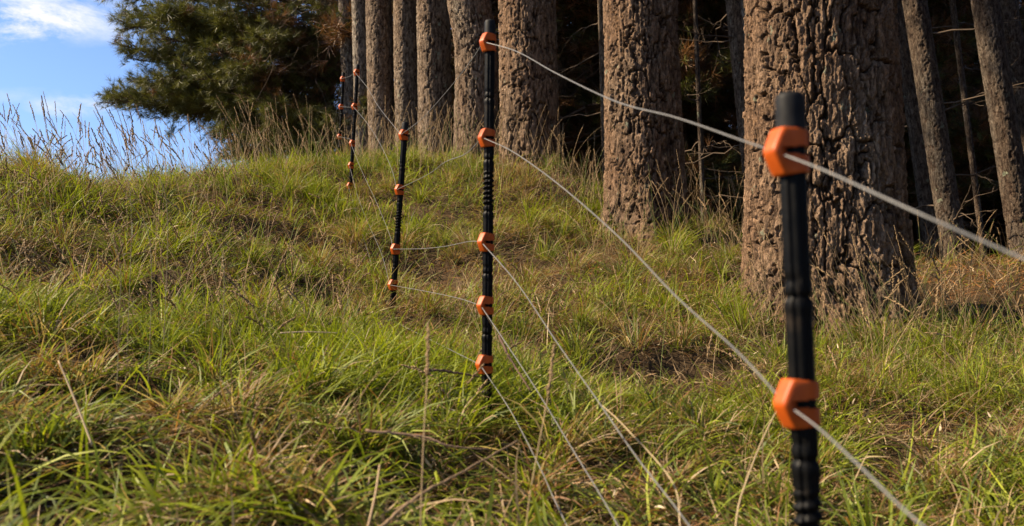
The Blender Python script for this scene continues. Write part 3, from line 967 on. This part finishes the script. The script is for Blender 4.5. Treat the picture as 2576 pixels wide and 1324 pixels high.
stalk('tall blurred grass stalk with a brown seed head left of the second fence post base', [(1058, 1335, 1.45), (1066, 1100, 1.5), (1075, 950, 1.55), (1077, 812, 1.6)], .0014, (.28, .011), rooted=True)
stalk('grass stalk with a drooping seed head crossing the third wire', [(1325, 1320, 1.55), (1350, 1150, 1.6), (1378, 1000, 1.65), (1394, 868, 1.7)], .0014, (.28, .011), rooted=True)
stalk('long pale bent straw lying beside the wires at the lower middle', [(1712, 1330, 1.5), (1690, 1210, 1.62), (1570, 1072, 1.8), (1515, 1020, 1.95)], .0012, None, (.55, .42, .25))
stalk('straight pale broken straw standing at the left edge of the grass', [(232, 1120, 1.85), (190, 1010, 1.9), (147, 908, 1.95)], .0024, None, (.56, .43, .27))
stalk('pale straw lying level in the grass left of the third fence post', [(705, 838, 3.1), (770, 835, 3.12), (850, 838, 3.15)], .003, None, (.58, .46, .3))
stalk('straw leaning at the bottom edge right of centre', [(1850, 1335, 1.6), (1885, 1190, 1.7), (1945, 1050, 1.85), (2000, 960, 2.0)], .0018, None, (.5, .38, .22), rooted=True)
stalk('straw leaning over at the bottom left of centre', [(925, 1330, 1.5), (945, 1240, 1.55), (955, 1170, 1.6)], .0022, None, (.5, .36, .22))
for (lab, a, b, d) in (
        ('tallest blurred seed head against the sky near the left edge', (330, 520), (236, 262), 3.0),
        ('blurred seed head leaning left over the crest below the hanging bough', (420, 520), (290, 312), 2.9),
        ('blurred seed head bowing over the turf in the left half of the slope', (380, 640), (262, 400), 2.6),
        ('dark seed head drooping above the turf left of the pine boughs', (560, 640), (385, 475), 2.7),
        ('seed head standing in the blurred grass just below the crest on the left', (300, 800), (285, 590), 2.4),
        ('tall thin stalk rising highest into the sky at the left', (135, 470), (108, 228), 5.4)):
    m = ((a[0] * .45 + b[0] * .55) + 12, a[1] * .45 + b[1] * .55)
    stalk(lab, [(a[0], a[1], d), (m[0], m[1], d), (b[0], b[1], d)], .0011, (.3, .008 if d < 5 else .01), (.3, .25, .15), rooted=True)


def stick(label, pts_px, r, tone, twigs=0):
    raw = np.array([P(*p) for p in pts_px])
    pts = spline(raw, 40)
    pts += rng.normal(0, r * .22, pts.shape)
    base = raw[0]
    a = Acc(); rr = np.linspace(r, r * .55, len(pts)) * (1 + .25 * rng.random(len(pts)))
    v, f = tube(pts, rr, 8); a.add(v, f, tone)
    for k in range(twigs):
        q = 4 + k * 6; dv = norm(norm(pts[q + 1] - pts[q]) + rng.normal(0, .6, 3))
        v, f = tube(limb(pts[q], pts[q] + dv * .06, 0, 5, .05), np.linspace(r * .4, r * .15, 5), 5); a.add(v, f, tone)
    o = a.build('fallen_stick', M_twig, None, origin=base, smooth=True)
    return tag(o, label, 'stick', 'sticks fallen in the grass')


stick('thick brown stick pointing up from the bottom edge at lower centre', [(955, 1330, 1.47), (1050, 1250, 1.55), (1160, 1190, 1.68), (1300, 1110, 1.9)], .0030, (.28, .19, .11), 2)
stick('rough dark twig lying left of and below the second fence post', [(920, 1084, 1.86), (1060, 1098, 1.86), (1130, 1122, 1.85), (1230, 1132, 1.88)], .0027, (.22, .14, .09), 2)
stick('thin dark twig standing beside the foot of the second fence post', [(1255, 845, 2.95), (1285, 905, 2.85), (1320, 960, 2.75), (1345, 1000, 2.7)], .004, (.10, .06, .045), 2)
stick('short dark twig lying level just left of the second post foot', [(1070, 930, 2.6), (1130, 935, 2.62), (1205, 948, 2.65)], .004, (.10, .06, .045), 1)

# ------------------------------------------------------------------ fence posts
mp_, nt, b = new_mat('black_plastic')
n = nz(nt, 30, 6, .6); r_ = ramp(nt, n.outputs['Fac'], [(.35, (.003, .003, .003)), (.6, (.0045, .0043, .004)), (.8, (.022, .016, .011))])
nt.links.new(r_.outputs[0], b.inputs['Base Color'])
rr_ = ramp(nt, n.outputs['Fac'], [(.3, (.34,) * 3), (.8, (.6,) * 3)]); nt.links.new(rr_.outputs[0], b.inputs['Roughness'])
bump(nt, b, nz(nt, 160, 4, .6).outputs['Fac'], .25, .002)
b.inputs['Specular IOR Level'].default_value = .07
M_black = mp_
mc_, nt, b = new_mat('worn_grey_cap')
n = nz(nt, 40, 6, .6); r_ = ramp(nt, n.outputs['Fac'], [(.35, (.008, .008, .008)), (.62, (.016, .0155, .015)), (.8, (.10, .06, .035))])
nt.links.new(r_.outputs[0], b.inputs['Base Color']); b.inputs['Roughness'].default_value = .55; b.inputs['Specular IOR Level'].default_value = .1
M_cap = mc_
mo_, nt, b = new_mat('orange_plastic')
n = nz(nt, 22, 5, .6); r_ = ramp(nt, n.outputs['Fac'], [(.3, (.34, .054, .004)), (.7, (.48, .086, .008))])
nt.links.new(r_.outputs[0], b.inputs['Base Color']); b.inputs['Roughness'].default_value = .45; b.inputs['Specular IOR Level'].default_value = .25
bump(nt, b, nz(nt, 120, 4, .6).outputs['Fac'], .12, .002)
M_orange = mo_
mw_, nt, b = new_mat('braided_wire')
n = nz(nt, 300, 3, .6); r_ = ramp(nt, n.outputs['Fac'], [(.3, (.085, .082, .077)), (.7, (.18, .175, .167))])
nt.links.new(r_.outputs[0], b.inputs['Base Color']); b.inputs['Roughness'].default_value = .5
M_wire = mw_

RP = .0172
CLIP_T = [.0735, .375, .699, .893, 1.072]     # metres below the top
NOSE = math.radians(205)                           # direction the clip noses point: left and a little to the camera


def post_body_mesh():
    """unit post, top at z=0 going down; fluted tube with notches and a stretch of stacked rings"""
    L = 1.30
    zs = np.arange(0.048, L, .0022); nth = 48
    th = np.linspace(0, 2 * np.pi, nth, endpoint=False)
    T, S = np.meshgrid(th, zs)
    flute = -.0022 * (np.cos(T * 6) > .55)
    r = RP * .93 + flute
    notch = np.zeros_like(S)
    for z in (.249, .442, .603, .795, .98, 1.15):
        notch -= .0028 * np.exp(-((S - z) / .0035) ** 2) + .0016 * np.exp(-((S - z + .02) / .006) ** 2) * (np.cos(T - 3.3) > .2)
        notch += .0012 * np.exp(-((S - z - .012) / .008) ** 2)
    ring = ((S > .475) & (S < .585)) * ((.0010 + .0024 * vnoise(S * 60, T * 0 + 3, 5)) * np.cos((S - .475) / .0155 * 2 * np.pi + T * 1) - .0010)
    ring2 = ((S > .87) & (S < .955)) * 0.0
    r = r + notch + ring + ring2
    V = np.stack((r * np.cos(T), r * np.sin(T), -S), -1).reshape(-1, 3)
    nzv = len(zs); i, j = np.meshgrid(np.arange(nzv - 1), np.arange(nth), indexing='ij'); j2 = (j + 1) % nth
    Fq = np.stack((i * nth + j, (i + 1) * nth + j, (i + 1) * nth + j2, i * nth + j2), -1).reshape(-1, 4)
    return V, Fq


def cap_mesh():
    zs = np.array([.0, .0, .0012, .004, .008, .030, .047, .0495, .051, .051]); rsx = np.array([.0, .0120, .0142, .0158, .0164, .0168, .0170, .0170, .0162, .012]) * 1.06
    nth = 40; th = np.linspace(0, 2 * np.pi, nth, endpoint=False)
    V = np.stack((rsx[:, None] * np.cos(th), rsx[:, None] * np.sin(th), -np.repeat(zs[:, None], nth, 1)), -1).reshape(-1, 3)
    i, j = np.meshgrid(np.arange(len(zs) - 1), np.arange(nth), indexing='ij'); j2 = (j + 1) % nth
    return V, np.stack((i * nth + j, (i + 1) * nth + j, (i + 1) * nth + j2, i * nth + j2), -1).reshape(-1, 4)


def clip_mesh():
    """collar wrapped round the post with a pointed, cut-open nose that holds the wire; nose along +x"""
    H = .0295                                   # half height
    nth, nzr = 144, 34
    th = np.linspace(-np.pi, np.pi, nth, endpoint=False); z = np.linspace(-1, 1, nzr)
    T, Z = np.meshgrid(th, z)
    ro = RP + .0026
    # half height shrinks slightly away from the nose (the flat bands slope towards the back)
    hh = H * (1 - .13 * smooth01(np.abs(T) / 2.2))
    zz = Z * hh
    # the nose: a prow of constant width whose reach is greatest at mid height
    hw = .0115
    tip = ro + .0025 + .0150 * (1 - np.abs(Z) ** 1.2)
    c, s = np.cos(T), np.sin(np.abs(T))
    ta = np.arccos(np.clip(ro / np.hypot(tip, hw), -1, 1)) + np.arctan2(hw, tip)      # where the slanted side touches the collar
    r_side = ro / np.maximum(np.cos(np.abs(T) - ta), .05)
    r_tip = tip / np.maximum(c, .05)
    r = np.where((np.abs(T) < ta) & (c > 0), np.maximum(ro, np.minimum(r_side, r_tip)), ro)
    s = np.sin(T)
    for _ in range(5):
        r = (r * 2 + np.roll(r, 1, 1) + np.roll(r, -1, 1)) / 4
    for _ in range(2):
        r[1:-1] = (r[1:-1] * 2 + r[2:] + r[:-2]) / 4
    r[0] -= .0008; r[-1] -= .0008
    ri = np.full_like(r, RP - .0006)
    slot = (np.abs(zz) < .0058) & (np.abs(T) > .42) & (np.abs(T) < 3.1)
    Vo = np.stack((r * c, r * s, zz), -1).reshape(-1, 3); Vi = np.stack((ri * c, ri * s, zz), -1).reshape(-1, 3)
    N = nth * nzr
    i, j = np.meshgrid(np.arange(nzr - 1), np.arange(nth), indexing='ij'); j2 = (j + 1) % nth
    hole = slot[i, j] & slot[i + 1, j2]
    q = np.stack((i * nth + j, i * nth + j2, (i + 1) * nth + j2, (i + 1) * nth + j), -1)
    fo = q[~hole]; fi = (q[~hole] + N)[:, ::-1]
    faces = [fo, fi]
    # rims: edges used by only one outer face
    from collections import Counter
    e = Counter()
    for f in fo:
        for a in range(4): e[(int(f[a]), int(f[(a + 1) % 4]))] += 1
    rim = [(b_, a_, a_ + N, b_ + N) for (a_, b_) in e if (b_, a_) not in e]
    faces.append(np.array(rim))
    return np.concatenate((Vo, Vi)), np.concatenate(faces)


def mk(name, vf, mat, smooth=True):
    v, f = vf
    me = bpy.data.meshes.new(name); me.from_pydata([tuple(map(float, p)) for p in v], [], [tuple(int(q) for q in x) for x in f]); me.update()
    me.materials.append(mat)
    if smooth:
        me.polygons.foreach_set('use_smooth', np.ones(len(me.polygons), dtype=bool))
        try: me.set_sharp_from_angle(angle=R(38))
        except Exception: pass
    return me


me_body, me_cap, me_clip = mk('post_body', post_body_mesh(), M_black), mk('cap', cap_mesh(), M_cap), mk('clip', clip_mesh(), M_orange)
rg = []
for k in range(2):
    pass
# a grub screw that pins the wire in the nose
v, f = tube(np.array(((0, 0, -.0018), (0, 0, .0018))), .0032, 8)
me_pin = mk('wire_pin', (v, f), M_cap)

POSTS = [  # top px, a lower px, depth, label, how many clips show
    ((1986, 236), (2006, 1200), 1.085, 'nearest black fence post, large and blurred in front of the massive trunk'),
    ((1233, 52), (1226, 930), 2.78, 'tall black fence post with five orange clips in the middle of the picture'),
    ((1020, 308), (993, 745), 4.85, 'third fence post along the line, with four orange clips, tilting right'),
    ((900, 163), (886, 462), 7.75, 'fourth fence post along the line, taller of the two small posts at the crest'),
    ((864, 183), (855, 402), 9.5, 'farthest fence post, smallest, half hidden in dry grass at the crest')]
CLIP_AT = {}
nose_dirs = []
for k, (tp, bp, d, lab) in enumerate(POSTS):
    top = P(tp[0], tp[1], d); low = P(bp[0], bp[1], d)
    low[1] = top[1] + (0.0 if k else 0)       # keep the post upright in depth
    ax = low - top; ax /= np.linalg.norm(ax)
    zaxis = Vector(-ax)
    xaxis = Vector((1, 0, 0)); xaxis = (xaxis - zaxis * xaxis.dot(zaxis)).normalized(); yaxis = zaxis.cross(xaxis)
    rot = Matrix((xaxis, yaxis, zaxis)).transposed()
    gl = 1.25
    root = empty('fence_post', top + ax * gl, label=lab, cat='fence post', group='black posts of the electric fence')
    root.rotation_euler = rot.to_euler()
    lo = (0, 0, gl)
    for nm, me in (('post_body', me_body), ('cap', me_cap)):
        o = bpy.data.objects.new(nm, me); COL.objects.link(o); o.parent = root; o.location = lo
        o.rotation_euler[2] = k * 0.4
    CLIP_AT[k] = []
    # noses point to the picture's left from each post
    view = math.atan2(top[1], top[0])
    nose = view + math.pi - R(50)
    for c, dz in enumerate(CLIP_T):
        o = bpy.data.objects.new('clip', me_clip); COL.objects.link(o); o.parent = root; o.location = (0, 0, gl - dz)
        o.rotation_euler[2] = nose + rs.uniform(-.08, .08)
        pn = bpy.data.objects.new('wire_pin', me_pin); COL.objects.link(pn); pn.parent = o; pn.location = (RP + .009, -.0068 * (-1), 0)
        pn.rotation_euler[0] = R(90)
        CLIP_AT[k].append((top + ax * dz, nose))

# ------------------------------------------------------------------ wires
WN = ['top wire of the fence, thick and pale where it leaves the picture at the right', 'second wire of the fence, from the lower clip of the nearest post',
      'third wire of the fence, ending near the lower middle of the picture', 'fourth wire of the fence, just above the lowest one', 'lowest wire of the fence, faint and thin near the bottom edge']
PX_GUIDE = {  # extra picture points between posts that give each wire its slack and kinks
    (0, 1): {0: [(1862, 352, 1.25), (1700, 296, 1.5), (1548, 255, 1.75), (1400, 185, 2.2), (1300, 130, 2.6)],
             1: [(1850, 880, 1.22), (1700, 745, 1.45), (1550, 590, 1.8), (1400, 460, 2.2), (1290, 382, 2.55)],
             2: [(1730, 1318, 1.4), (1600, 1148, 1.6), (1500, 1003, 1.82), (1400, 860, 2.1), (1300, 712, 2.45)],
             3: [(1552, 1318, 1.62), (1440, 1130, 1.9), (1330, 950, 2.3)],
             4: [(1424, 1318, 1.75), (1360, 1180, 2.0), (1285, 1035, 2.4)]},
    (1, 2): {0: [(1180, 160, 3.2), (1120, 235, 3.7), (1060, 300, 4.3)],
             1: [(1170, 388, 3.1), (1120, 408, 3.5), (1075, 440, 4.0)],
             2: [(1180, 608, 3.2), (1120, 620, 3.7), (1060, 626, 4.2)],
             3: [(1150, 750, 3.3), (1070, 733, 4.0)]},
    (2, 3): {0: [(985, 310, 5.4), (950, 265, 6.2), (925, 222, 7.0)],
             1: [(985, 425, 5.4), (955, 360, 6.2), (922, 308, 7.0)],
             2: [(980, 590, 5.4), (945, 505, 6.2), (910, 430, 7.0)],
             3: [(960, 640, 5.4), (930, 570, 6.2), (902, 500, 7.0)]},
    (3, 4): {0: [(880, 192, 8.6)], 1: [(880, 270, 8.6)], 2: [(880, 350, 8.6)]}}
for w in range(5):
    pts = []
    c0, nz0 = CLIP_AT[0][w]
    off = lambda c, nd, d=.0262: c + np.array((math.cos(nd), math.sin(nd), 0)) * d
    if w == 0: start = [(3000, 850, .62), (2750, 728, .74), (2576, 652, .80), (2300, 532, .88), (2080, 432, 1.0)]
    elif w == 1: start = [(2800, 1700, .62), (2320, 1322, .82), (2160, 1170, .92), (2060, 1078, 1.0)]
    else: start = []
    g = [P(*q) for q in start]
    if w >= 2:
        g = [off(c0, nz0) + np.array((.45, -.5, -.1)), off(c0, nz0) + np.array((.2, -.2, -.04))]
    spans, cur = [], list(g)
    for k in range(5):
        if k > 0:
            gd = PX_GUIDE[(k - 1, k)].get(w)
            if gd: cur += [P(*q) for q in gd]
        c, nd = CLIP_AT[k][w]
        e = off(c, nd)
        cur.append(e)
        if len(cur) > 1: spans.append(spline(np.array(cur), 26 * len(cur))[:-1])
        cur = [e]
        if k == 3 and w >= 3: break
    if w < 3:
        spans.append(spline(np.array((e, e + np.array((-.25, .9, -.35)), e + np.array((-.6, 2.2, -.95)))), 30))
    dn = np.concatenate(spans); pts = dn
    v, f = tube(dn, .00135, 7)
    o = link_mesh('fence_wire', v, f, M_wire, smooth=True, origin=pts[0])
    tag(o, WN[w], 'fence wire', 'wires strung between the fence posts')
